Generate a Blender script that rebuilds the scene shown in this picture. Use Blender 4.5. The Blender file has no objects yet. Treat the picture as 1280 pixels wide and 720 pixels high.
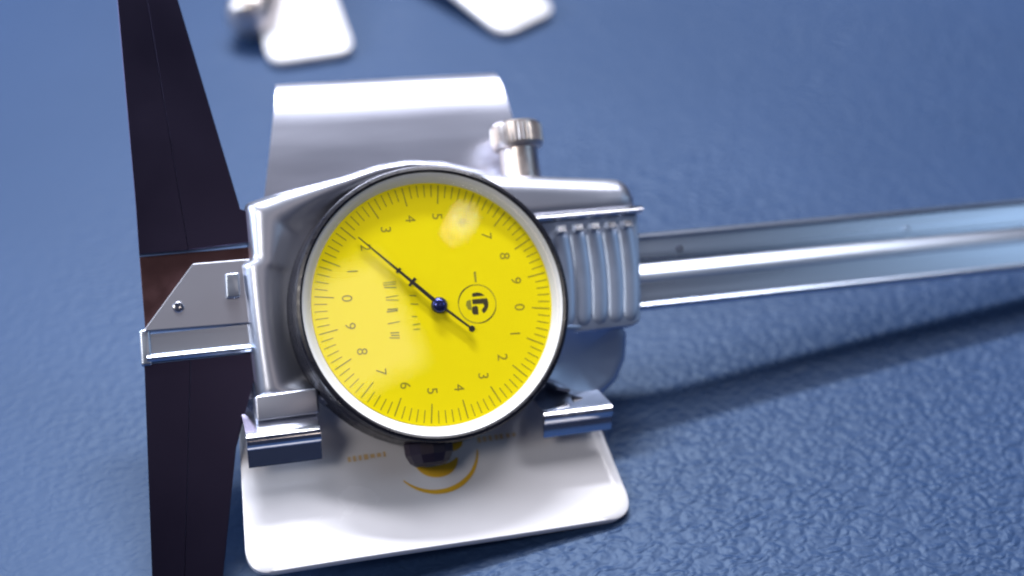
import bpy, bmesh, math, random
from mathutils import Vector, Matrix
random.seed(7)
S = 0.001                                   # all lengths below are in millimetres
scene = bpy.context.scene
COL = scene.collection

# ------------------------------------------------------------------ placement of the caliper on the table
DIP, LEAN, Z0 = math.radians(6.0), math.radians(42), 30.0
U = Vector((math.cos(DIP), 0, -math.sin(DIP)))
V = Vector((0, math.cos(LEAN), math.sin(LEAN))); V = (V - U * U.dot(V)).normalized()
N = U.cross(V)
ROT = Matrix((U, V, N)).transposed()
FRAME = Matrix.Translation(Vector((0, 0, Z0 * S))) @ ROT.to_4x4()
def W(u, v, n): return FRAME @ Vector((u * S, v * S, n * S))

# ------------------------------------------------------------------ camera
cam = bpy.data.cameras.new("camera")
cam.sensor_width = 36.0
cam.lens = 1640 / 1280 * 36.0
cam.clip_start, cam.clip_end = 0.01, 20
cam.dof.use_dof = True
cam.dof.focus_distance = 0.193
cam.dof.aperture_fstop = 8
cob = bpy.data.objects.new("camera", cam); COL.objects.link(cob)
r = Vector((0.95980209, -0.12329206, 0.25214881))
up = Vector((0.09501396, 0.98803989, 0.12144762))
bk = Vector((-0.26410661, -0.09260802, 0.96003721))
cm = (ROT @ Matrix((r, up, bk)).transposed()).to_4x4()
cm.translation = W(-40.8707, -17.5144, 192.2673)
cob.matrix_world = cm
scene.camera = cob

# ------------------------------------------------------------------ light: hall ceiling panels plus added fill lights
world = bpy.data.worlds.new("World"); scene.world = world
world.use_nodes = True
bg = world.node_tree.nodes["Background"]
bg.inputs[0].default_value = (0.30, 0.40, 0.80, 1)
bg.inputs[1].default_value = 0.07

def area(name, direction, dist, sx, sy, power, col, target=(0, 0, 0.03)):
    l = bpy.data.lights.new(name, 'AREA'); l.shape = 'RECTANGLE'
    l.size, l.size_y, l.energy, l.color = sx, sy, power, col
    o = bpy.data.objects.new(name, l); COL.objects.link(o)
    d = Vector(direction).normalized()
    o.location = Vector(target) + d * dist
    o.rotation_euler = d.to_track_quat('Z', 'Y').to_euler()
    return o
area("ceiling_lamp_back", (0.06, 0.57, 0.82), 1.3, 0.50, 0.06, 22.0, (0.93, 0.95, 1.0))
area("ceiling_panel_high", (0.16, 0.38, 0.91), 1.1, 1.15, 0.14, 10.0, (0.97, 0.95, 1.0))
area("left_fill_light", (-0.66, 0.36, 0.60), 0.36, 0.24, 0.20, 1.7, (0.76, 0.85, 1.0), (-0.13, 0.02, 0.0))  # added light set close by, brightens the leather at left
area("front_fill_light", (-0.52, -0.36, 0.78), 1.2, 0.30, 0.30, 3.4, (1.0, 0.93, 0.86))  # added warm fill that brightens the dial from the front
area("ceiling_panel_right", (0.80, -0.36, 0.55), 1.2, 0.34, 0.40, 0.75, (0.56, 0.77, 1.0))
area("ceiling_spot_front", (0.324, -0.518, 0.792), 1.2, 0.012, 0.012, 0.014, (1.0, 0.97, 0.94), (0.0083, 0.0115, 0.039))
area("ceiling_spot_front", (0.315, -0.527, 0.789), 1.2, 0.009, 0.009, 0.007, (1.0, 0.97, 0.94), (0.0063, 0.0100, 0.0378))
area("glass_haze_light", (0.21, -0.60, 0.77), 1.2, 0.11, 0.15, 0.19, (1.0, 0.82, 0.72), (-0.002, -0.006, 0.025))  # added only to lay a pinkish haze on the dial glass

scene.view_settings.view_transform = 'Standard'
scene.view_settings.look = 'None'
scene.view_settings.exposure = 0.22
scene.view_settings.gamma = 1.0
scene.cycles.filter_width = 2.1

# ------------------------------------------------------------------ materials
def mat(name, col, rough=0.5, metal=0.0, spec=0.5, noise=0.0, nscale=400, bump=0.0, bscale=3000, stretch=(1, 1, 1), rvar=0.0, coat=0.0):
    m = bpy.data.materials.new(name); m.use_nodes = True
    nt = m.node_tree; b = nt.nodes["Principled BSDF"]
    b.inputs["Base Color"].default_value = (*col, 1)
    b.inputs["Roughness"].default_value = rough
    b.inputs["Metallic"].default_value = metal
    b.inputs["Specular IOR Level"].default_value = spec
    b.inputs["Coat Weight"].default_value = coat
    tc = nt.nodes.new("ShaderNodeTexCoord"); mp = nt.nodes.new("ShaderNodeMapping")
    mp.inputs["Scale"].default_value = stretch
    nt.links.new(tc.outputs["Object"], mp.inputs[0])
    if noise or rvar:
        n = nt.nodes.new("ShaderNodeTexNoise"); n.inputs["Scale"].default_value = nscale
        n.inputs["Detail"].default_value = 5
        nt.links.new(mp.outputs[0], n.inputs["Vector"])
        if noise:
            mx = nt.nodes.new("ShaderNodeMix"); mx.data_type = 'RGBA'
            mx.inputs[6].default_value = (*[c * (1 - noise) for c in col], 1)
            mx.inputs[7].default_value = (*[min(1, c * (1 + noise)) for c in col], 1)
            nt.links.new(n.outputs[0], mx.inputs[0]); nt.links.new(mx.outputs[2], b.inputs["Base Color"])
        if rvar:
            mr = nt.nodes.new("ShaderNodeMapRange")
            mr.inputs[3].default_value = max(0.02, rough - rvar); mr.inputs[4].default_value = rough + rvar
            mr.inputs[1].default_value = 0.3; mr.inputs[2].default_value = 0.7
            nt.links.new(n.outputs[0], mr.inputs[0]); nt.links.new(mr.outputs[0], b.inputs["Roughness"])
    if bump:
        n2 = nt.nodes.new("ShaderNodeTexNoise"); n2.inputs["Scale"].default_value = bscale
        n2.inputs["Detail"].default_value = 3
        nt.links.new(mp.outputs[0], n2.inputs["Vector"])
        bp = nt.nodes.new("ShaderNodeBump"); bp.inputs["Strength"].default_value = bump
        bp.inputs["Distance"].default_value = 0.0001
        nt.links.new(n2.outputs[0], bp.inputs["Height"]); nt.links.new(bp.outputs[0], b.inputs["Normal"])
    return m

def leather():
    m = bpy.data.materials.new("navy_leather"); m.use_nodes = True
    nt = m.node_tree; L = nt.links; b = nt.nodes["Principled BSDF"]
    tc = nt.nodes.new("ShaderNodeTexCoord")
    dn = nt.nodes.new("ShaderNodeTexNoise"); dn.inputs["Scale"].default_value = 260; dn.inputs["Detail"].default_value = 2
    L.new(tc.outputs["Object"], dn.inputs["Vector"])
    ad = nt.nodes.new("ShaderNodeMix"); ad.data_type = 'VECTOR'; ad.inputs[0].default_value = 0.0030
    L.new(tc.outputs["Object"], ad.inputs[4]); L.new(dn.outputs["Color"], ad.inputs[5])
    mp = nt.nodes.new("ShaderNodeMapping"); mp.inputs["Scale"].default_value = (0.55, 1.0, 1.0)
    mp.inputs["Rotation"].default_value = (0, 0, math.radians(-12))
    L.new(ad.outputs[1], mp.inputs[0])
    vo = nt.nodes.new("ShaderNodeTexVoronoi"); vo.feature = 'SMOOTH_F1'; vo.inputs["Scale"].default_value = 1000
    vo.inputs["Smoothness"].default_value = 0.5
    L.new(mp.outputs[0], vo.inputs["Vector"])
    fn = nt.nodes.new("ShaderNodeTexNoise"); fn.inputs["Scale"].default_value = 1500; fn.inputs["Detail"].default_value = 4
    L.new(mp.outputs[0], fn.inputs["Vector"])
    mm = nt.nodes.new("ShaderNodeMath"); mm.operation = 'MULTIPLY_ADD'; mm.inputs[1].default_value = -1.0
    L.new(vo.outputs["Distance"], mm.inputs[0])
    fs = nt.nodes.new("ShaderNodeMath"); fs.operation = 'MULTIPLY'; fs.inputs[1].default_value = 0.17
    L.new(fn.outputs[0], fs.inputs[0]); L.new(fs.outputs[0], mm.inputs[2])
    bp = nt.nodes.new("ShaderNodeBump"); bp.inputs["Strength"].default_value = 0.7; bp.inputs["Distance"].default_value = 0.00050
    wn = nt.nodes.new("ShaderNodeTexNoise"); wn.inputs["Scale"].default_value = 16; wn.inputs["Detail"].default_value = 2
    L.new(tc.outputs["Object"], wn.inputs["Vector"])
    wr = nt.nodes.new("ShaderNodeMapRange"); wr.inputs[1].default_value = 0.36; wr.inputs[2].default_value = 0.62
    wr.inputs[3].default_value = 0.40; wr.inputs[4].default_value = 1.0
    sx = nt.nodes.new("ShaderNodeSeparateXYZ"); L.new(tc.outputs["Object"], sx.inputs[0])
    gx = nt.nodes.new("ShaderNodeMapRange"); gx.inputs[1].default_value = -0.07; gx.inputs[2].default_value = 0.05
    gx.inputs[3].default_value = 0.20; gx.inputs[4].default_value = 1.0
    L.new(sx.outputs[0], gx.inputs[0])
    L.new(wn.outputs[0], wr.inputs[0])
    wm = nt.nodes.new("ShaderNodeMath"); wm.operation = 'MULTIPLY'
    L.new(mm.outputs[0], wm.inputs[0]); L.new(wr.outputs[0], wm.inputs[1])
    wx = nt.nodes.new("ShaderNodeMath"); wx.operation = 'MULTIPLY'
    L.new(wm.outputs[0], wx.inputs[0]); L.new(gx.outputs[0], wx.inputs[1])
    L.new(wx.outputs[0], bp.inputs["Height"]); L.new(bp.outputs[0], b.inputs["Normal"])
    big = nt.nodes.new("ShaderNodeTexNoise"); big.inputs["Scale"].default_value = 14; big.inputs["Detail"].default_value = 3
    L.new(tc.outputs["Object"], big.inputs["Vector"])
    mx = nt.nodes.new("ShaderNodeMix"); mx.data_type = 'RGBA'
    mx.inputs[6].default_value = (0.012, 0.031, 0.086, 1); mx.inputs[7].default_value = (0.020, 0.044, 0.114, 1)
    L.new(big.outputs[0], mx.inputs[0]); L.new(mx.outputs[2], b.inputs["Base Color"])
    b.inputs["Roughness"].default_value = 0.50
    b.inputs["Specular IOR Level"].default_value = 0.36
    b.inputs["Specular Tint"].default_value = (0.62, 0.80, 1.0, 1)
    return m

M = {}
M['leather'] = leather()
M['steel'] = mat("satin_steel", (0.55, 0.62, 0.74), 0.30, 1.0, rvar=0.04, nscale=900, stretch=(0.02, 1, 1), noise=0.05)
M['cast'] = mat("satin_chrome_casting", (0.56, 0.59, 0.69), 0.37, 1.0, rvar=0.02, nscale=60, noise=0.03)
M['grip'] = mat('bead_blasted_grip', (0.44, 0.53, 0.70), 0.42, 1.0, rvar=0.03, nscale=200, noise=0.06)
M['jaw'] = mat("dark_ground_steel", (0.055, 0.048, 0.092), 0.30, 1.0, rvar=0.02, nscale=80, noise=0.05)
M['web'] = mat('brown_steel', (0.12, 0.065, 0.07), 0.40, 1.0, rvar=0.06, nscale=300, noise=0.25)  # web steel, browner and darker than the beam
M['chrome'] = mat("chrome", (0.74, 0.75, 0.80), 0.14, 1.0, rvar=0.04, nscale=600)
M['knob'] = mat("warm_nickel", (0.68, 0.62, 0.60), 0.36, 1.0, rvar=0.06, nscale=900, noise=0.08)
M['black'] = mat("black_bezel_paint", (0.008, 0.008, 0.014), 0.32, 0.0, rvar=0.08, nscale=900)
M['clamp'] = mat("dark_plum_plastic", (0.018, 0.012, 0.024), 0.38, 0.0, spec=0.3, rvar=0.05, nscale=900)
M['white'] = mat("white_enamel", (0.64, 0.64, 0.68), 0.24, 0.0, rvar=0.08, nscale=60, noise=0.03, coat=0.3)
M['ring'] = mat("white_bezel_ring", (0.80, 0.81, 0.83), 0.35, 0.0, noise=0.02, nscale=500)
M['yellow'] = mat("yellow_dial_enamel", (1.0, 0.82, 0.001), 0.5, 0.0, spec=0.15, noise=0.03, nscale=300)
M['ink'] = mat("black_dial_ink", (0.05, 0.04, 0.012), 0.5)
M['scale'] = mat('brown_dial_ink', (0.30, 0.25, 0.012), 0.5, noise=0.5, nscale=220)
M['faint'] = mat("olive_dial_ink", (0.30, 0.27, 0.02), 0.5, noise=0.3, nscale=900)
M['needle'] = mat("blackened_needle", (0.02, 0.018, 0.02), 0.35)
M['hub'] = mat("blued_steel_hub", (0.05, 0.06, 0.22), 0.2, 0.8)
M['ochre'] = mat("ochre_print", (0.62, 0.36, 0.02), 0.4, noise=0.08, nscale=300)
M['paleochre'] = mat("pale_ochre_print", (0.60, 0.43, 0.22), 0.4, noise=0.1, nscale=700)
M['stainless'] = mat("brushed_stainless", (0.68, 0.71, 0.85), 0.33, 1.0, rvar=0.03, nscale=120, stretch=(0.2, 1, 1), noise=0.03)

g = bpy.data.materials.new("dial_glass"); g.use_nodes = True
nt = g.node_tree; nt.nodes.clear()
out = nt.nodes.new("ShaderNodeOutputMaterial"); mix = nt.nodes.new("ShaderNodeMixShader")
tr = nt.nodes.new("ShaderNodeBsdfTransparent"); gl = nt.nodes.new("ShaderNodeBsdfGlossy"); fr = nt.nodes.new("ShaderNodeFresnel")
gl.inputs["Roughness"].default_value = 0.012; fr.inputs[0].default_value = 1.5
nt.links.new(fr.outputs[0], mix.inputs[0]); nt.links.new(tr.outputs[0], mix.inputs[1]); nt.links.new(gl.outputs[0], mix.inputs[2])
nt.links.new(mix.outputs[0], out.inputs[0])
M['glass'] = g

# ------------------------------------------------------------------ mesh helpers
def finish(name, bm, m, parent=None, smooth=35):
    bmesh.ops.remove_doubles(bm, verts=bm.verts, dist=1e-5)
    bmesh.ops.recalc_face_normals(bm, faces=bm.faces)
    me = bpy.data.meshes.new(name)
    for v in bm.verts: v.co *= S
    bm.to_mesh(me); bm.free()
    if smooth:
        me.polygons.foreach_set('use_smooth', [True] * len(me.polygons))
        me.set_sharp_from_angle(angle=math.radians(smooth))
    me.materials.append(M[m])
    o = bpy.data.objects.new(name, me); COL.objects.link(o)
    if parent: o.parent = parent
    return o

def rounded(pts, rad, seg=6):
    out = []
    n = len(pts)
    for i, p in enumerate(pts):
        rr = rad[i] if isinstance(rad, (list, tuple)) else rad
        P = Vector(p); A = Vector(pts[i - 1]); B = Vector(pts[(i + 1) % n])
        a = (A - P); b = (B - P)
        if rr <= 0 or a.length < 1e-6 or b.length < 1e-6: out.append(tuple(P)); continue
        ang = a.angle(b)
        t = min(rr / max(math.tan(ang / 2), 1e-3), a.length * 0.49, b.length * 0.49)
        s, e = P + a.normalized() * t, P + b.normalized() * t
        for k in range(seg + 1):
            q = k / seg
            out.append(tuple(s * (1 - q) ** 2 + P * 2 * q * (1 - q) + e * q * q))
    return out

def plate_bm(pts, n0, n1, bevel=0.0, seg=3):
    bm = bmesh.new()
    lo = [bm.verts.new((p[0], p[1], n0)) for p in pts]
    f = bm.faces.new(lo)
    ex = bmesh.ops.extrude_face_region(bm, geom=[f])
    nv = [e for e in ex['geom'] if isinstance(e, bmesh.types.BMVert)]
    bmesh.ops.translate(bm, verts=nv, vec=(0, 0, n1 - n0))
    if bevel:
        top = max(n0, n1)
        ed = [e for e in bm.edges if all(abs(v.co.z - top) < 1e-6 for v in e.verts)]
        bmesh.ops.bevel(bm, geom=ed, offset=bevel, segments=seg, profile=0.5, affect='EDGES', clamp_overlap=True)
    return bm
def plate(name, pts, n0, n1, m, parent, bevel=0.0, seg=3, smooth=35):
    return finish(name, plate_bm(pts, n0, n1, bevel, seg), m, parent, smooth)

def lathe_bm(prof, seg=96, axis='n', centre=(0, 0, 0), closed=False):
    """prof: (radius, height) pairs; axis n, v or u"""
    bm = bmesh.new(); rings = []
    for (rr, h) in prof:
        if rr < 1e-6:
            rings.append([bm.verts.new(pos(axis, 0, 0, h, centre))]); continue
        rings.append([bm.verts.new(pos(axis, rr * math.cos(2 * math.pi * k / seg), rr * math.sin(2 * math.pi * k / seg), h, centre)) for k in range(seg)])
    pairs = list(zip(rings, rings[1:]))
    if closed: pairs.append((rings[-1], rings[0]))
    for a, b in pairs:
        if len(a) == 1 and len(b) == 1: continue
        for k in range(seg):
            k2 = (k + 1) % seg
            if len(a) == 1: bm.faces.new((a[0], b[k], b[k2]))
            elif len(b) == 1: bm.faces.new((a[k], b[0], a[k2]))
            else: bm.faces.new((a[k], b[k], b[k2], a[k2]))
    return bm
def pos(axis, x, y, h, c):
    if axis == 'n': return (c[0] + x, c[1] + y, c[2] + h)
    if axis == 'v': return (c[0] + x, c[1] + h, c[2] + y)
    return (c[0] + h, c[1] + x, c[2] + y)

def sweep_bm(profile, u0, u1, slant=0.0, closed=True, cuts=1):
    """closed profile of (v, n) pulled along u"""
    bm = bmesh.new(); rows = []
    for k in range(cuts + 1):
        uu = u0 + (u1 - u0) * k / cuts
        rows.append([bm.verts.new((uu, p[0], p[1])) for p in profile])
    n = len(profile)
    for a, b in zip(rows, rows[1:]):
        for i in range(n if closed else n - 1):
            j = (i + 1) % n
            bm.faces.new((a[i], a[j], b[j], b[i]))
    if closed:
        bm.faces.new(rows[0]); bm.faces.new(list(reversed(rows[-1])))
    return bm

def sheet_bm(path, width_fn, th):
    """a bent sheet: path of (v, n) from one end to the other, width_fn(i, v, n) -> (u0, u1), thickness th"""
    pts = [Vector(p) for p in path]; nor = []
    for i in range(len(pts)):
        d = (pts[min(i + 1, len(pts) - 1)] - pts[max(i - 1, 0)]).normalized()
        nor.append(Vector((-d.y, d.x)))
    bm = bmesh.new(); A = []; B = []
    for i, (p, q) in enumerate(zip(pts, nor)):
        u0, u1 = width_fn(i, p.x, p.y)
        K = 12
        A.append([bm.verts.new((u0 + (u1 - u0) * k / K, p.x, p.y)) for k in range(K + 1)])
        b = p - q * th
        B.append([bm.verts.new((u0 + (u1 - u0) * k / K, b.x, b.y)) for k in range(K + 1)])
    for i in range(len(pts) - 1):
        for k in range(12):
            bm.faces.new((A[i][k], A[i][k + 1], A[i + 1][k + 1], A[i + 1][k]))
            bm.faces.new((B[i][k + 1], B[i][k], B[i + 1][k], B[i + 1][k + 1]))
        for k in (0, 12):
            bm.faces.new((A[i][k], A[i + 1][k], B[i + 1][k], B[i][k]))
    for i in (0, len(pts) - 1):
        for k in range(12):
            bm.faces.new((A[i][k], A[i][k + 1], B[i][k + 1], B[i][k]))
    return bm

def ray_hit(poly, ang, c=(0, 0)):
    d = Vector((math.cos(ang), math.sin(ang))); best = None
    for i in range(len(poly)):
        a = Vector(poly[i]) - Vector(c); b = Vector(poly[(i + 1) % len(poly)]) - Vector(c)
        e = b - a; den = d.x * e.y - d.y * e.x
        if abs(den) < 1e-9: continue
        t = (a.x * e.y - a.y * e.x) / den; s = (a.x * d.y - a.y * d.x) / den
        if t > 0 and -1e-6 <= s <= 1 + 1e-6: best = t if best is None else max(best, t)
    return best

def loft_bm(poly, rings, c=(0, 0), seg=240, cap=True):
    """rings: list of functions (R) -> (radius, n)"""
    bm = bmesh.new(); rows = []
    angs = [2 * math.pi * k / seg for k in range(seg)]
    Rs = [ray_hit(poly, a, c) for a in angs]
    for fn in rings:
        row = []
        for a, R in zip(angs, Rs):
            rr, n = fn(R)
            row.append(bm.verts.new((c[0] + rr * math.cos(a), c[1] + rr * math.sin(a), n)))
        rows.append(row)
    for A, B in zip(rows, rows[1:]):
        for k in range(seg):
            j = (k + 1) % seg
            bm.faces.new((A[k], A[j], B[j], B[k]))
    if cap:
        bm.faces.new(rows[0]); bm.faces.new(rows[-1])
    return bm

def bar(bm, x0, y0, x1, y1, w, z0, z1, w1=None):
    w1 = w if w1 is None else w1
    d = Vector((x1 - x0, y1 - y0)).normalized(); q = Vector((-d.y, d.x))
    P = [(x0 + q.x * w / 2, y0 + q.y * w / 2), (x0 - q.x * w / 2, y0 - q.y * w / 2), (x1 - q.x * w1 / 2, y1 - q.y * w1 / 2), (x1 + q.x * w1 / 2, y1 + q.y * w1 / 2)]
    lo = [bm.verts.new((*p, z0)) for p in P]; hi = [bm.verts.new((*p, z1)) for p in P]
    bm.faces.new(hi); bm.faces.new(lo[::-1])
    for i in range(4): bm.faces.new((lo[i], lo[(i + 1) % 4], hi[(i + 1) % 4], hi[i]))

def arc_strip(bm, cx, cy, r0, r1, a0, a1, z, ease=0.0, sq=1.0, seg=28):
    prev = None
    for k in range(seg + 1):
        q = k / seg; a = math.radians(a0 + (a1 - a0) * q)
        t = (1 - ease) + ease * math.sin(math.pi * q)
        mid, h = (r0 + r1) / 2, (r1 - r0) / 2 * t
        p = [bm.verts.new((cx + rr * math.cos(a), cy + rr * sq * math.sin(a), z)) for rr in (mid - h, mid + h)]
        if prev: bm.faces.new((prev[0], prev[1], p[1], p[0]))
        prev = p

def thing(name, label, cat, matrix=None, group=None):
    o = bpy.data.objects.new(name, None); COL.objects.link(o)
    o.empty_display_size = 0.02
    if matrix is not None: o.matrix_world = matrix
    o['label'] = label; o['category'] = cat
    if group: o['group'] = group
    return o

# ------------------------------------------------------------------ setting: the leather covered table
bm = bmesh.new()
GX, GY = 120, 120
X0, X1, Y0, Y1 = -420., 620., -260., 640.
def relief(x, y):
    return 0.5 * math.sin(x * 0.021 + 0.9 * math.sin(y * 0.017)) * math.sin(y * 0.026 + 1.1) - 0.5
grid = [[bm.verts.new((X0 + (X1 - X0) * i / GX, Y0 + (Y1 - Y0) * j / GY, relief(X0 + (X1 - X0) * i / GX, Y0 + (Y1 - Y0) * j / GY))) for i in range(GX + 1)] for j in range(GY + 1)]
for j in range(GY):
    for i in range(GX):
        bm.faces.new((grid[j][i], grid[j][i + 1], grid[j + 1][i + 1], grid[j + 1][i]))
border = [e for e in bm.edges if e.is_boundary]
ex = bmesh.ops.extrude_edge_only(bm, edges=border)
bmesh.ops.translate(bm, verts=[v for v in ex['geom'] if isinstance(v, bmesh.types.BMVert)], vec=(0, 0, -30))
table = finish('table_top', bm, 'leather', None, 60)
table['kind'] = 'structure'; table['label'] = 'table top covered in grained navy blue leather'

# ------------------------------------------------------------------ the dial caliper
cal = thing('dial_caliper', 'steel dial caliper with round yellow dial, leaning on the metal stand', 'caliper', FRAME)

# beam: one profile pulled along its length
prof = [(8.9, -12.8), (8.95, -10.3), (8.75, -9.95), (8.3, -9.85), (8.0, -10.0), (7.9, -10.7), (7.3, -10.7), (7.2, -10.05),
        (4.7, -10.0), (4.6, -10.5), (3.9, -10.5), (3.4, -10.3), (2.6, -9.75), (1.7, -9.45), (1.1, -9.38), (0.9, -9.5),
        (-2.6, -9.5), (-2.8, -9.2), (-3.1, -9.05), (-3.4, -9.1), (-3.75, -9.4), (-3.85, -9.9), (-3.8, -12.8)]
beam = finish('beam', sweep_bm(prof, -26.5, 158, cuts=8), 'steel', cal, 25)
finish('beam_rail', sweep_bm([(0.4, -12.4), (0.4, -9.55), (-2.6, -9.55), (-2.8, -9.22), (-3.1, -9.05), (-3.4, -9.1), (-3.75, -9.4), (-3.85, -9.9), (-3.8, -12.4)], -42.4, -26.6), 'steel', beam, 25)
for (uu, vv) in ((44.4, 5.75), (87.3, 5.5), (130.0, 5.4)):
    sc_ = finish('screw', lathe_bm([(0.0, -0.25), (0.28, -0.25), (0.32, 0.02), (0.55, 0.06), (0.62, -0.05), (0.62, -0.3)], 20, 'n', (uu, vv, -10.0)), 'jaw' if uu < 60 else 'steel', beam)
# end plate of the rack with its screw and stop block
ep = plate('end_plate', rounded([(-25.8, 10.3), (-34.5, 10.35), (-42.3, 1.3), (-42.3, 0.85), (-25.8, 0.5)], [0, .5, .4, .2, 0]), -12.4, -8.9, 'cast', cal, 0.45, 2, 20)
finish('screw', lathe_bm([(0, 0.28), (0.35, 0.30), (0.7, 0.2), (0.85, 0.0), (0.85, -0.3)], 24, 'n', (-37.2, 3.95, -8.9)), 'chrome', ep)
plate('stop_block', rounded([(-29.9, 8.2), (-27.9, 8.2), (-28.1, 4.5), (-30.1, 4.5)], .25), -9.0, -7.9, 'steel', cal, 0.25)
plate('end_cap', rounded([(-43.2, 1.2), (-41.6, 1.25), (-41.7, -4.3), (-43.4, -4.2)], .5), -12.4, -9.3, 'steel', cal, 0.5)

# jaws: fixed pair on the beam, sliding pair on the slider
JT = -9.3
plate('fixed_jaw', [(-42.1, 12.5), (-34.92, 12.5), (-37.65, 58), (-41.6, 58), (-41.9, 20)], -12.3, JT, 'jaw', cal, 0.05, 1, 10)
plate('sliding_jaw', [(-34.9, 12.5), (-25.5, 12.9), (-25.7, 17.7), (-26.6, 18.1), (-33.9, 58), (-37.63, 58)], -12.3, JT, 'jaw', cal, 0.05, 1, 10)
plate('jaw_web', [(-42.3, 0.9), (-34.2, 10.55), (-25.6, 10.5), (-25.6, 12.4), (-42.1, 12.3)], -12.2, -10.9, 'web', cal, 0.05, 1, 10)
plate('fixed_jaw', [(-42.9, -3.95), (-36.22, -3.95), (-40.26, -36.4), (-44.8, -36.4)], -11.6, -9.7, 'jaw', cal, 0.05, 1, 10)
plate('sliding_jaw', [(-36.2, -3.95), (-26.5, -3.95), (-27.2, -8), (-30.9, -17.9), (-34.7, -36.4), (-40.24, -36.4)], -11.6, -9.7, 'jaw', cal, 0.05, 1, 10)

# slider: a casting that flares out from under the dial
outl = rounded([(-25.9, 18.9), (-21, 20.1), (-10.5, 21.9), (-5, 23.3), (0, 23.8), (6, 23.1), (11, 21.6), (15, 20.0), (22, 15), (22, -9), (14, -16), (0, -20), (-13, -16),
                (-18.5, -12.0), (-27.2, -11.2), (-27.5, 9.7), (-26.0, 10.4)], [1.0, 4, 6, 6, 6, 6, 6, 3, 2, 2, 3, 5, 3, 1, .8, .5, .5])
def ringf(s, n):
    return lambda R: (20.2 + (R - 20.2) * s if R > 20.2 else 20.2 - (20.2 - R) * s, n)
rings = [ringf(s_, n_) for s_, n_ in ((0, -9.0), (.12, -8.9), (.24, -8.55), (.35, -8.0), (.45, -7.5), (.55, -7.2), (.66, -7.1), (.76, -7.15), (.84, -7.4), (.91, -7.9), (.96, -8.6), (1.0, -9.5), (1.0, -12.6))]
body = finish('slider_body', loft_bm(outl, rings, seg=360), 'cast', cal, 40)
plate('lower_guide', rounded([(-27.6, -10.6), (-18.2, -10.4), (-18.3, -14.3), (-27.8, -14.4)], .5), -12.4, -6.4, 'cast', cal, 0.5)
# rounded shoulder right of the dial
def shoulder_bm():
    bm = bmesh.new(); rows = []
    us = [10 + 2.4 * k for k in range(10)] + [33.6, 34.2, 34.8, 35.3, 35.7, 36.0, 36.2, 36.3]
    for uu in us:
        t = max(0.0, (uu - 33.4) / 2.9); dr = 1 - math.sqrt(max(0.0, 1 - t * t))
        tv = 20.7 - 0.112 * (uu - 10) - 1.7 * dr; fn = -5.9 - 1.5 * dr
        P = [(12.8, -12.6), (12.8, fn - .5), (13.0, fn - .15), (13.3, fn), (14.6, fn + .05)]
        for k in range(9):
            a = math.radians(90 * k / 8)
            P.append((tv - 3.4 + 3.4 * math.sin(a), fn - 2.6 + 2.6 * math.cos(a)))
        P.append((tv, -12.6))
        rows.append([bm.verts.new((uu, p[0], p[1])) for p in P])
    n = len(rows[0])
    for A, B in zip(rows, rows[1:]):
        for k in range(n): bm.faces.new((A[k], A[(k + 1) % n], B[(k + 1) % n], B[k]))
    bm.faces.new(rows[0]); bm.faces.new(rows[-1][::-1])
    return bm
finish('slider_shoulder', shoulder_bm(), 'cast', cal, 50)
rid = finish('ridge', sweep_bm([(12.95, -9), (12.95, -5.9), (12.75, -5.5), (12.3, -5.3), (11.9, -5.5), (11.75, -5.9), (11.75, -9)], 15, 37.0), 'chrome', cal, 50)
gp = plate('grip_plate', rounded([(15, 11.7), (36.6, 11.7), (35.4, -1), (34.6, -5.7), (33.2, -6.4), (15, -6.4)], [0, .4, 6, 1.2, 1, 0]), -12.6, -6.78, 'grip', cal, 0.5)
def rib_bm(ut, vt, ub, vb, w, h, base):
    bm = bmesh.new(); K, J = 22, 10; rows = []
    for k in range(K + 1):
        q = k / K
        cx = ut + (ub - ut) * q + 0.55 * math.sin(math.pi * q)
        cy = vt + (vb - vt) * q
        e = min(1.0, math.sqrt(max(0.0, 1 - max(0, (0.10 - q) / 0.10) ** 2)), math.sqrt(max(0.0, 1 - max(0, (q - 0.85) / 0.15) ** 2)))
        e = max(e, 0.03)
        rows.append([bm.verts.new((cx + w * e * math.cos(math.pi * j / J), cy, base + h * e * math.sin(math.pi * j / J))) for j in range(J + 1)])
    for a, b in zip(rows, rows[1:]):
        for j in range(J): bm.faces.new((a[j], a[j + 1], b[j + 1], b[j]))
    bm.faces.new(rows[0]); bm.faces.new(rows[-1])
    return bm
for (ut, ub) in ((22.9, 22.0), (25.75, 24.9), (28.5, 27.6), (31.3, 30.4), (34.1, 32.9)):
    finish('rib', rib_bm(ut, 10.6, ub, -5.9, 1.42, 0.36, -6.92), 'grip', gp, 60)
    wb = bmesh.new()
    w_ = [wb.verts.new((ut + a * .62, b, c)) for a in (-1, 1) for b, c in ((9.5, -7), (9.5, -4.95), (9.7, -4.85), (10.65, -5.40), (10.75, -7))]
    for k in range(5): wb.faces.new((w_[k], w_[(k + 1) % 5], w_[5 + (k + 1) % 5], w_[5 + k]))
    wb.faces.new(w_[:5]); wb.faces.new(w_[5:][::-1])
    finish('rib_glint', wb, 'chrome', gp, 30)  # added chrome wedge, shaped to stand in for the rib-end highlight
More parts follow.
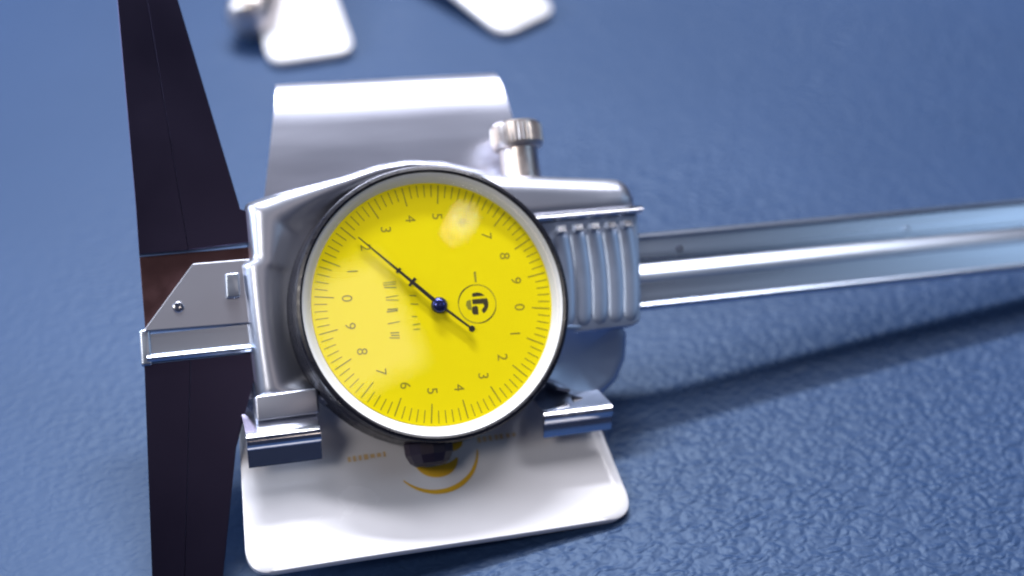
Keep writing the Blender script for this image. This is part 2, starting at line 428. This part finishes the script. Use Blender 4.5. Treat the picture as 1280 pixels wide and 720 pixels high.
# thumb rest lobe below the ribs, gently dished
lobe = rounded([(15, -4.6), (31.4, -5.6), (32.9, -7.2), (32.4, -11.2), (30.4, -14.8), (26.8, -17.2), (22.5, -16.6), (18.5, -14.0), (14, -12)], [0, 1, 1, 2, 3, 2.5, 3, 3, 0])
lc = (23, -10.5)
lr = [lambda R: (R * .05, -8.0), lambda R: (R * .3, -7.95), lambda R: (R * .6, -7.7), lambda R: (R * .8, -7.4), lambda R: (R * .9, -7.25), lambda R: (R * .96, -7.35), lambda R: (R, -7.9), lambda R: (R, -12.4)]
tb = loft_bm(lobe, lr, lc, 160)
for v in tb.verts:
    if v.co.z > -12: v.co.z += -0.20 * (v.co.x - 25) + 0.24 * (v.co.y + 8.5) - 0.3
finish('thumb_rest', tb, 'grip', cal, 45)
bm = bmesh.new()
bar(bm, 19.2, -14.9, 21.2, -15.5, 0.5, -8, -6.6); bar(bm, 21.6, -16.4, 23.2, -17.0, 0.4, -8, -6.9)
finish('spring_clip', bm, 'chrome', cal)

# lock screw on the upper edge
lk = finish('lock_screw', lathe_bm([(0, 29.0), (3.6, 29.0), (4.1, 28.6), (4.15, 25.2), (3.9, 24.7), (3.15, 24.6), (3.15, 21.2), (3.2, 20.9), (3.2, 18.0), (0, 18.0)], 64, 'v', (19.0, 0, -11.0)), 'knob', cal, 35)
bm = bmesh.new()
for k in range(40):
    a = 2 * math.pi * k / 40
    x, z = 19.0 + 4.16 * math.cos(a), -11.0 + 4.16 * math.sin(a)
    t = Vector((-math.sin(a), math.cos(a))) * .13; o_ = Vector((math.cos(a), math.sin(a))) * .12
    A = [(x - t.x, z - t.y), (x + o_.x, z + o_.y), (x + t.x, z + t.y)]
    lo = [bm.verts.new((p[0], 25.5, p[1])) for p in A]; hi = [bm.verts.new((p[0], 28.3, p[1])) for p in A]
    for i in range(3): bm.faces.new((lo[i], lo[(i + 1) % 3], hi[(i + 1) % 3], hi[i]))
    bm.faces.new(lo); bm.faces.new(hi)
finish('knurling', bm, 'knob', lk, 0)
# bezel clamp knob below the dial
finish('clamp_knob', lathe_bm([(0, -24.2), (2.3, -24.15), (3.1, -23.6), (3.75, -22.3), (3.8, -20.6), (3.4, -20.2), (3.2, -18.5), (0, -18.5)], 12, 'v', (-2.6, 0, -5.7)), 'clamp', cal, 20)

# dial: housing, bezel, face, needle, glass
finish('dial_housing', lathe_bm([(20.6, -1.4), (21.0, -2.2), (21.15, -3.5), (21.2, -5.3), (21.3, -7.6), (21.5, -9.3), (0, -9.3)], 128), 'black', cal, 40)
bz = finish('bezel', lathe_bm([(19.98, -0.35), (20.05, 0.0), (20.3, 0.12), (20.75, -0.05), (20.98, -0.5), (21.0, -1.5), (20.5, -1.6), (19.98, -1.6)], 144, closed=True), 'black', cal, 40)
finish('inner_ring', lathe_bm([(18.5, -1.72), (18.65, -1.45), (19.3, -0.75), (19.95, -0.33), (19.95, -1.75)], 144, closed=True), 'ring', bz, 40)
DC = (0.15, 0.1)
face = finish('dial_face', lathe_bm([(0, -1.6), (18.6, -1.6), (18.6, -2.2), (0, -2.2)], 128, centre=(DC[0], DC[1], 0)), 'yellow', cal, 40)
ZP = -1.585
A0 = math.radians(-8.5)
bm = bmesh.new()
for k in range(100):
    a = A0 - 2 * math.pi * k / 100
    L = 2.9 if k % 5 == 0 else 1.9
    c, s = math.cos(a), math.sin(a)
    q = Vector((-s, c)) * (0.07 if k % 5 else 0.09)
    p0, p1 = Vector((c, s)) * (18.15 - L), Vector((c, s)) * 18.15
    bm.faces.new([bm.verts.new((DC[0] + p.x, DC[1] + p.y, ZP)) for p in (p0 - q, p1 - q, p1 + q, p0 + q)])
finish('graduation_marks', bm, 'scale', face, 0)

cache = {}
def numeral(ch, size, x, y, rot, m, parent, name='numeral', sx=1.0):
    key = (ch, size, m, sx)
    if key not in cache:
        cu = bpy.data.curves.new('numeral', 'FONT'); cu.body = ch; cu.size = size
        cu.align_x = 'CENTER'; cu.align_y = 'CENTER'; cu.offset = 0.0
        to = bpy.data.objects.new('numeral', cu); COL.objects.link(to)
        dg = bpy.context.evaluated_depsgraph_get()
        me = bpy.data.meshes.new_from_object(to.evaluated_get(dg))
        bpy.data.objects.remove(to)
        xs = [v.co.x for v in me.vertices]; ys = [v.co.y for v in me.vertices]
        cx, cy = (min(xs) + max(xs)) / 2, (min(ys) + max(ys)) / 2
        for v in me.vertices: v.co = Vector(((v.co.x - cx) * S * sx, (v.co.y - cy) * S, 0))
        me.materials.clear(); me.materials.append(M[m])
        cache[key] = me
    o = bpy.data.objects.new(name, cache[key]); COL.objects.link(o)
    o.parent = parent; o.location = (x * S, y * S, ZP * S); o.rotation_euler = (0, 0, rot)
    return o
for k in range(20):
    a = A0 - 2 * math.pi * k / 20
    numeral(str(k % 10), 2.25, DC[0] + 13.3 * math.cos(a), DC[1] + 13.3 * math.sin(a), math.radians(-92), 'scale', face)

# emblem on the dial: a ring around a cut black disc
bm = bmesh.new(); ex_, ey_ = 6.7, -0.7
arc_strip(bm, ex_, ey_, 2.85, 3.05, 95, 175, ZP, 0.5); arc_strip(bm, ex_, ey_, 2.85, 3.05, 265, 345, ZP, 0.5)
def seg_poly(bm, pts): bm.faces.new([bm.verts.new((ex_ + p[0], ey_ + p[1], ZP)) for p in pts])
seg_poly(bm, [(-.65, 1.15)] + [(1.75 * math.cos(math.radians(a)), 1.75 * math.sin(math.radians(a))) for a in range(112, 38, -8)] + [(1.25, 1.15)])
seg_poly(bm, [(-.75, .75), (1.6, .72)] + [(1.75 * math.cos(math.radians(a)), 1.75 * math.sin(math.radians(a))) for a in range(18, -72, -9)] + [(.55, -1.0), (1.05, -.5), (.9, -.05), (-.75, .0)])
seg_poly(bm, [(-.85, -.35), (-.2, -.25), (.05, -.55), (.0, -1.65), (-.75, -1.6), (-1.0, -1.2)])
finish('emblem', bm, 'ink', face, 0)
bm = bmesh.new()
arc_strip(bm, ex_, ey_, 2.86, 3.0, 175, 265, ZP, 0.2); arc_strip(bm, ex_, ey_, 2.86, 3.0, -15, 95, ZP, 0.2)
seg_poly(bm, [(-1.6, .6), (-.95, .75), (-.95, -.9), (-1.55, -.7), (-1.8, 0)])
seg_poly(bm, [(.05, 3.3), (.32, 3.3), (.36, 5.0), (.02, 4.9)])
finish('emblem_outline', bm, 'faint', face, 0)
# worn lettering below the centre, reading downwards
bm = bmesh.new()
def stroke(x0, y0, x1, y1, w): 
    d = Vector((x1 - x0, y1 - y0)).normalized(); q = Vector((-d.y, d.x)) * w / 2
    bm.faces.new([bm.verts.new((p[0], p[1], ZP)) for p in ((x0 - q.x, y0 - q.y), (x1 - q.x, y1 - q.y), (x1 + q.x, y1 + q.y), (x0 + q.x, y0 + q.y))])
for (yy, n_, L) in ((3.5, 3, 1.9), (1.6, 2, 2.0), (-0.2, 2, 1.7), (-2.0, 1, 1.8), (-4.1, 3, 1.5)):
    for k in range(n_):
        stroke(-7.3 + random.uniform(-.1, .3), yy + .35 * (k - 1), -7.3 + L, yy + .35 * (k - 1) + random.uniform(-.25, .25), random.uniform(.14, .24))
for (yy, L) in ((1.6, 1.0), (.3, 1.2), (-1.6, .8), (-2.9, 1.1), (-3.6, 1.0)):
    stroke(-3.6, yy, -3.6 + L, yy + random.uniform(-.2, .2), .17)
finish('lettering', bm, 'faint', face, 0)

# needle with hub
NZ = -1.0
hub = Vector((0.75, -0.35)); tip = Vector((-10.4, 11.0)); tail = Vector((5.25, -4.45))
bm = bmesh.new()
d = (tip - hub).normalized(); knot = hub + d * 5.4
bar(bm, *hub, *knot, 0.62, NZ - .1, NZ + .1, 0.5); bar(bm, *knot, *tip, 0.46, NZ - .1, NZ + .1, 0.12)
bar(bm, *hub, *tail, 0.42, NZ - .1, NZ + .1, 0.3)
q = Vector((-d.y, d.x))
bar(bm, *(knot - q * .75), *(knot + q * .75), 0.5, NZ - .12, NZ + .12, .4)
bar(bm, *(knot + d * 2.7 - q * .45), *(knot + d * 2.7 + q * .45), 0.4, NZ - .12, NZ + .12)
needle = finish('needle', bm, 'needle', cal, 0)
finish('counterweight', lathe_bm([(0, .14), (.42, .14), (.5, 0), (.42, -.14), (0, -.14)], 20, 'n', (tail.x, tail.y, NZ)), 'needle', needle)
finish('hub', lathe_bm([(0, .52), (.5, .48), (.95, .3), (1.2, 0), (1.25, -.5), (0, -.5)], 40, 'n', (hub.x, hub.y, NZ)), 'hub', needle, 60)
gp_ = [(19.5, -0.36)] + [(rr, -0.42 + 0.12 * math.cos(rr / 19.4 * math.pi / 2)) for rr in (19.2, 18.5, 17, 14, 11, 8, 5, 2.5)] + [(0, -0.30)]
finish('dial_glass', lathe_bm(gp_, 128), 'glass', cal, 0 or 80)

# ------------------------------------------------------------------ the stand under the caliper
st = thing('display_stand', 'bent steel display stand with white front lip, holding the yellow dial caliper', 'stand', FRAME)
def half(i, v, n):
    q = (39.0 - v) / 50.0
    return (-18.2 - 11.0 * q, 19.8 + 6.2 * q * 0.9)
path = [(-11.0, -14.0), (0, -15.0), (12, -16.0), (20, -16.6), (25, -17.0), (29.5, -17.4)]
for k in range(9):
    a = math.radians(5 + k / 8 * 105); path.append((29.6 + 12.2 * (math.sin(a) - .087), -17.4 - 5.0 * (1 - math.cos(a))))
finish('back_plate', sheet_bm(path, half, 0.9), 'stainless', st, 50)
# rear leg reaching the table
inv = FRAME.inverted()
topw = W(0, 36.8, -26)
def loc_of(x, y, z):
    p = inv @ Vector((x * S, y * S, z * S)); return (p.x / S, p.y / S, p.z / S)
bm = bmesh.new()
foot_y = topw.y / S + 8
q0 = [loc_of(-16, foot_y, 0.2), loc_of(18, foot_y, 0.2), (18.5, 40.0, -23.6), (-17, 40.0, -23.6)]
q1 = [loc_of(-16, foot_y + 1, 0.2), loc_of(18, foot_y + 1, 0.2), (18.5, 40.6, -24.3), (-17, 40.6, -24.3)]
a = [bm.verts.new(p) for p in q0]; b = [bm.verts.new(p) for p in q1]
bm.faces.new(a); bm.faces.new(b)
for i in range(4): bm.faces.new((a[i], a[(i + 1) % 4], b[(i + 1) % 4], b[i]))
finish('rear_leg', bm, 'stainless', st, 30)
# front lip: outline in (u, t), t running down the slope
LT, LB = Vector((-11.5, -14.2)), Vector((-36.6, -3.0))
ld = (LB - LT); LL = ld.length; ld.normalize(); ln = Vector((-ld.y, ld.x))
if ln.y < 0: ln = -ln
def lip_pt(u, t, h=0.0):
    # slight sag along the slope so the sheet is not a perfect plane
    sag = 0.5 * math.sin(math.pi * min(max(t / LL, 0), 1)) + 0.25 * math.sin(u * 0.11)
    p = LT + ld * t + ln * (h - sag)
    return (u, p.x, p.y)
lo_ = rounded([(-29.8, 0), (-31.6, LL - 0.3), (28.4, LL - 0.6), (25.4, 0)], [0, 4.2, 4.2, 0], 10)
def densify(P, step=1.5):
    o = []
    for i in range(len(P)):
        a, b = Vector(P[i]), Vector(P[(i + 1) % len(P)]); k = max(1, int((b - a).length / step))
        for j in range(k): o.append(tuple(a + (b - a) * j / k))
    return o
dl = densify(lo_); cc = Vector((-3, LL * .5))
bm = bmesh.new(); rows = []
for s in (0.0, .2, .4, .6, .8, .93, .985, 1.0):
    row = []
    for p in dl:
        x = cc + (Vector(p) - cc) * s
        row.append(bm.verts.new(lip_pt(x.x, x.y, 0.0 if s < .99 else -0.25)))
        if s == 0: break
    rows.append(row)
lower = [bm.verts.new(lip_pt(p[0], p[1], -1.3)) for p in dl]
rows.append(lower)
n = len(dl)
for k in range(n): bm.faces.new((rows[0][0], rows[1][k], rows[1][(k + 1) % n]))
for A, B in zip(rows[1:], rows[2:]):
    for k in range(n): bm.faces.new((A[k], A[(k + 1) % n], B[(k + 1) % n], B[k]))
bm.faces.new(lower[::-1])
lip = finish('front_lip', bm, 'white', st, 45)
# printed mark on the lip: open ring, two swooshes, tiny lettering either side
def lip_print(name, m, draw):
    bm = bmesh.new(); draw(bm)
    for v in bm.verts:
        v.co = Vector(lip_pt(v.co.x, v.co.y, 0.10))
    return finish(name, bm, m, lip, 0)
MX, MT = -1.2, 11.2
lip_print('printed_ring', 'ochre', lambda bm: arc_strip(bm, MX, MT, 6.7, 7.5, 8, 140, 0, 0.75, 1.0, 40))
def swoosh(bm):
    arc_strip(bm, MX + .2, MT - 1.6, 2.2, 4.2, 5, 150, 0, 0.7, 0.75, 30)
    arc_strip(bm, MX + .1, MT + .5, 2.7, 5.0, 25, 145, 0, 0.9, 0.85, 30)
    arc_strip(bm, MX + 3.1, MT - .9, 0.2, 2.0, -30, 200, 0, 0.2, 0.8, 20)
lip_print('printed_emblem', 'ochre', swoosh)
def letters(bm):
    for (x0, x1) in ((-14.5, -8.3), (6.2, 12.2)):
        x = x0
        while x < x1:
            w = random.uniform(.35, .7); h = random.uniform(.6, 1.0)
            c = MT - 0.4 - (x - MX) * 0.03 + (x - MX) * 0.0
            f = [bm.verts.new((x + a, c + b, 0)) for a, b in ((0, -h / 2), (w, -h / 2), (w, h / 2), (0, h / 2))]
            bm.faces.new(f); x += w + random.uniform(.25, .5)
lip_print('printed_lettering', 'paleochre', letters)
# two ledge hooks that carry the caliper
def hook(u0, u1, v0, k_=1.0):
    path = [(v0 + 6.2, -13.2), (v0 + 4.6, -11.5), (v0 + 3.0, -8.5), (v0 + 1.4, -5.6)]
    for k in range(7):
        a = k / 6
        path.append((v0 + 1.0 - 1.5 * a, -4.9 + 0.9 * math.sin(a * math.pi) - .4 * a))
    path += [(v0 - 1.6, -5.6), (v0 - 3.2 * k_, -6.2)]
    path = [(v0 + (p[0] - v0) * (k_ if p[0] > v0 else 1), p[1]) for p in path]
    return finish('hook', sheet_bm(path, lambda i, v, n: (u0, u1), 0.8), 'chrome', st, 50)
hook(-29.6, -18.8, -17.6)
hook(15.6, 26.8, -19.4, 0.75)

# ------------------------------------------------------------------ things standing further back
def back_stand(label, pts, yaw, pitch):
    """a white tongue lying on the table, rising into a back plate beyond the top of the picture"""
    base = Matrix.Translation(Vector((pts[0] * S, pts[1] * S, 0))) @ Matrix.Rotation(math.radians(yaw), 4, 'Z')
    t = thing('white_stand', label, 'stand', base, 'white stands at the back of the table')
    w0, w1, L = pts[2], pts[3], pts[4]
    bm = bmesh.new()
    pl = densify(rounded([(-w0 / 2, 0), (w0 / 2, 0), (w1 / 2, L), (-w1 / 2, L)], [4.5, 4.5, 0, 0], 8), 2)
    def z(y): return 1.6 + y * math.tan(math.radians(pitch))
    c = Vector((0, L * .45)); rows = []
    for s in (.02, .4, .8, .95, 1.0):
        rows.append([bm.verts.new((*(c + (Vector(p) - c) * s), z((c + (Vector(p) - c) * s).y) - (.4 if s == 1 else 0) + 1.2 * (1 - s))) for p in pl])
    rows.append([bm.verts.new((p[0], p[1], z(p[1]) - 1.4)) for p in pl])
    for A, B in zip(rows, rows[1:]):
        for k in range(len(pl)): bm.faces.new((A[k], A[(k + 1) % len(pl)], B[(k + 1) % len(pl)], B[k]))
    bm.faces.new(rows[0]); bm.faces.new(rows[-1][::-1])
    finish('front_lip', bm, 'white', t, 45)
    bm = bmesh.new()
    zz = z(L)
    P = [(-w1 / 2, L - .5, zz - 1), (w1 / 2, L - .5, zz - 1), (w1 / 2, L + 28, zz + 38), (-w1 / 2, L + 28, zz + 38)]
    Q = [(p[0], p[1] + 1.6, p[2] - .6) for p in P]
    a = [bm.verts.new(p) for p in P]; b = [bm.verts.new(p) for p in Q]
    bm.faces.new(a); bm.faces.new(b)
    for i in range(4): bm.faces.new((a[i], a[(i + 1) % 4], b[(i + 1) % 4], b[i]))
    finish('back_plate', bm, 'white', t, 30)
    bm = bmesh.new()
    P = [(-w1 / 2 + 2, L + 40, 0.1), (w1 / 2 - 2, L + 40, 0.1), (w1 / 2 - 2, L + 27, zz + 37), (-w1 / 2 + 2, L + 27, zz + 37)]
    Q = [(p[0], p[1] + 1.5, p[2]) for p in P]
    a = [bm.verts.new(p) for p in P]; b = [bm.verts.new(p) for p in Q]
    bm.faces.new(a); bm.faces.new(b)
    for i in range(4): bm.faces.new((a[i], a[(i + 1) % 4], b[(i + 1) % 4], b[i]))
    finish('rear_leg', bm, 'white', t, 30)
    return t
back_stand('white stand with rounded foot, upright, beside the steel gauge end at the top edge', (-3.6, 117.0, 20.0, 17.0, 46), 1, 8)
back_stand('white stand with rounded foot, tilted, right one of the two at the top edge', (48.5, 119.0, 17.5, 17.5, 46), 26, 8)

kb = thing('steel_gauge', 'blurred round steel gauge end at the top edge beside the left white foot', 'gauge',
           Matrix.Translation(Vector((-16.0 * S, 129.0 * S, 0))) @ Matrix.Rotation(math.radians(-20), 4, 'Z'))
finish('thimble', lathe_bm([(0, -1.5), (3.6, -1.2), (5.2, 0.2), (5.6, 2.0), (5.6, 18), (4.8, 18.6), (4.8, 30), (0, 30)], 48, 'v', (0, 0, 5.7)), 'knob', kb, 40)
finish('spindle', lathe_bm([(0, 30), (2.4, 30.0), (2.4, 48), (0, 48.2)], 32, 'v', (0, 0, 5.7)), 'steel', kb, 40)
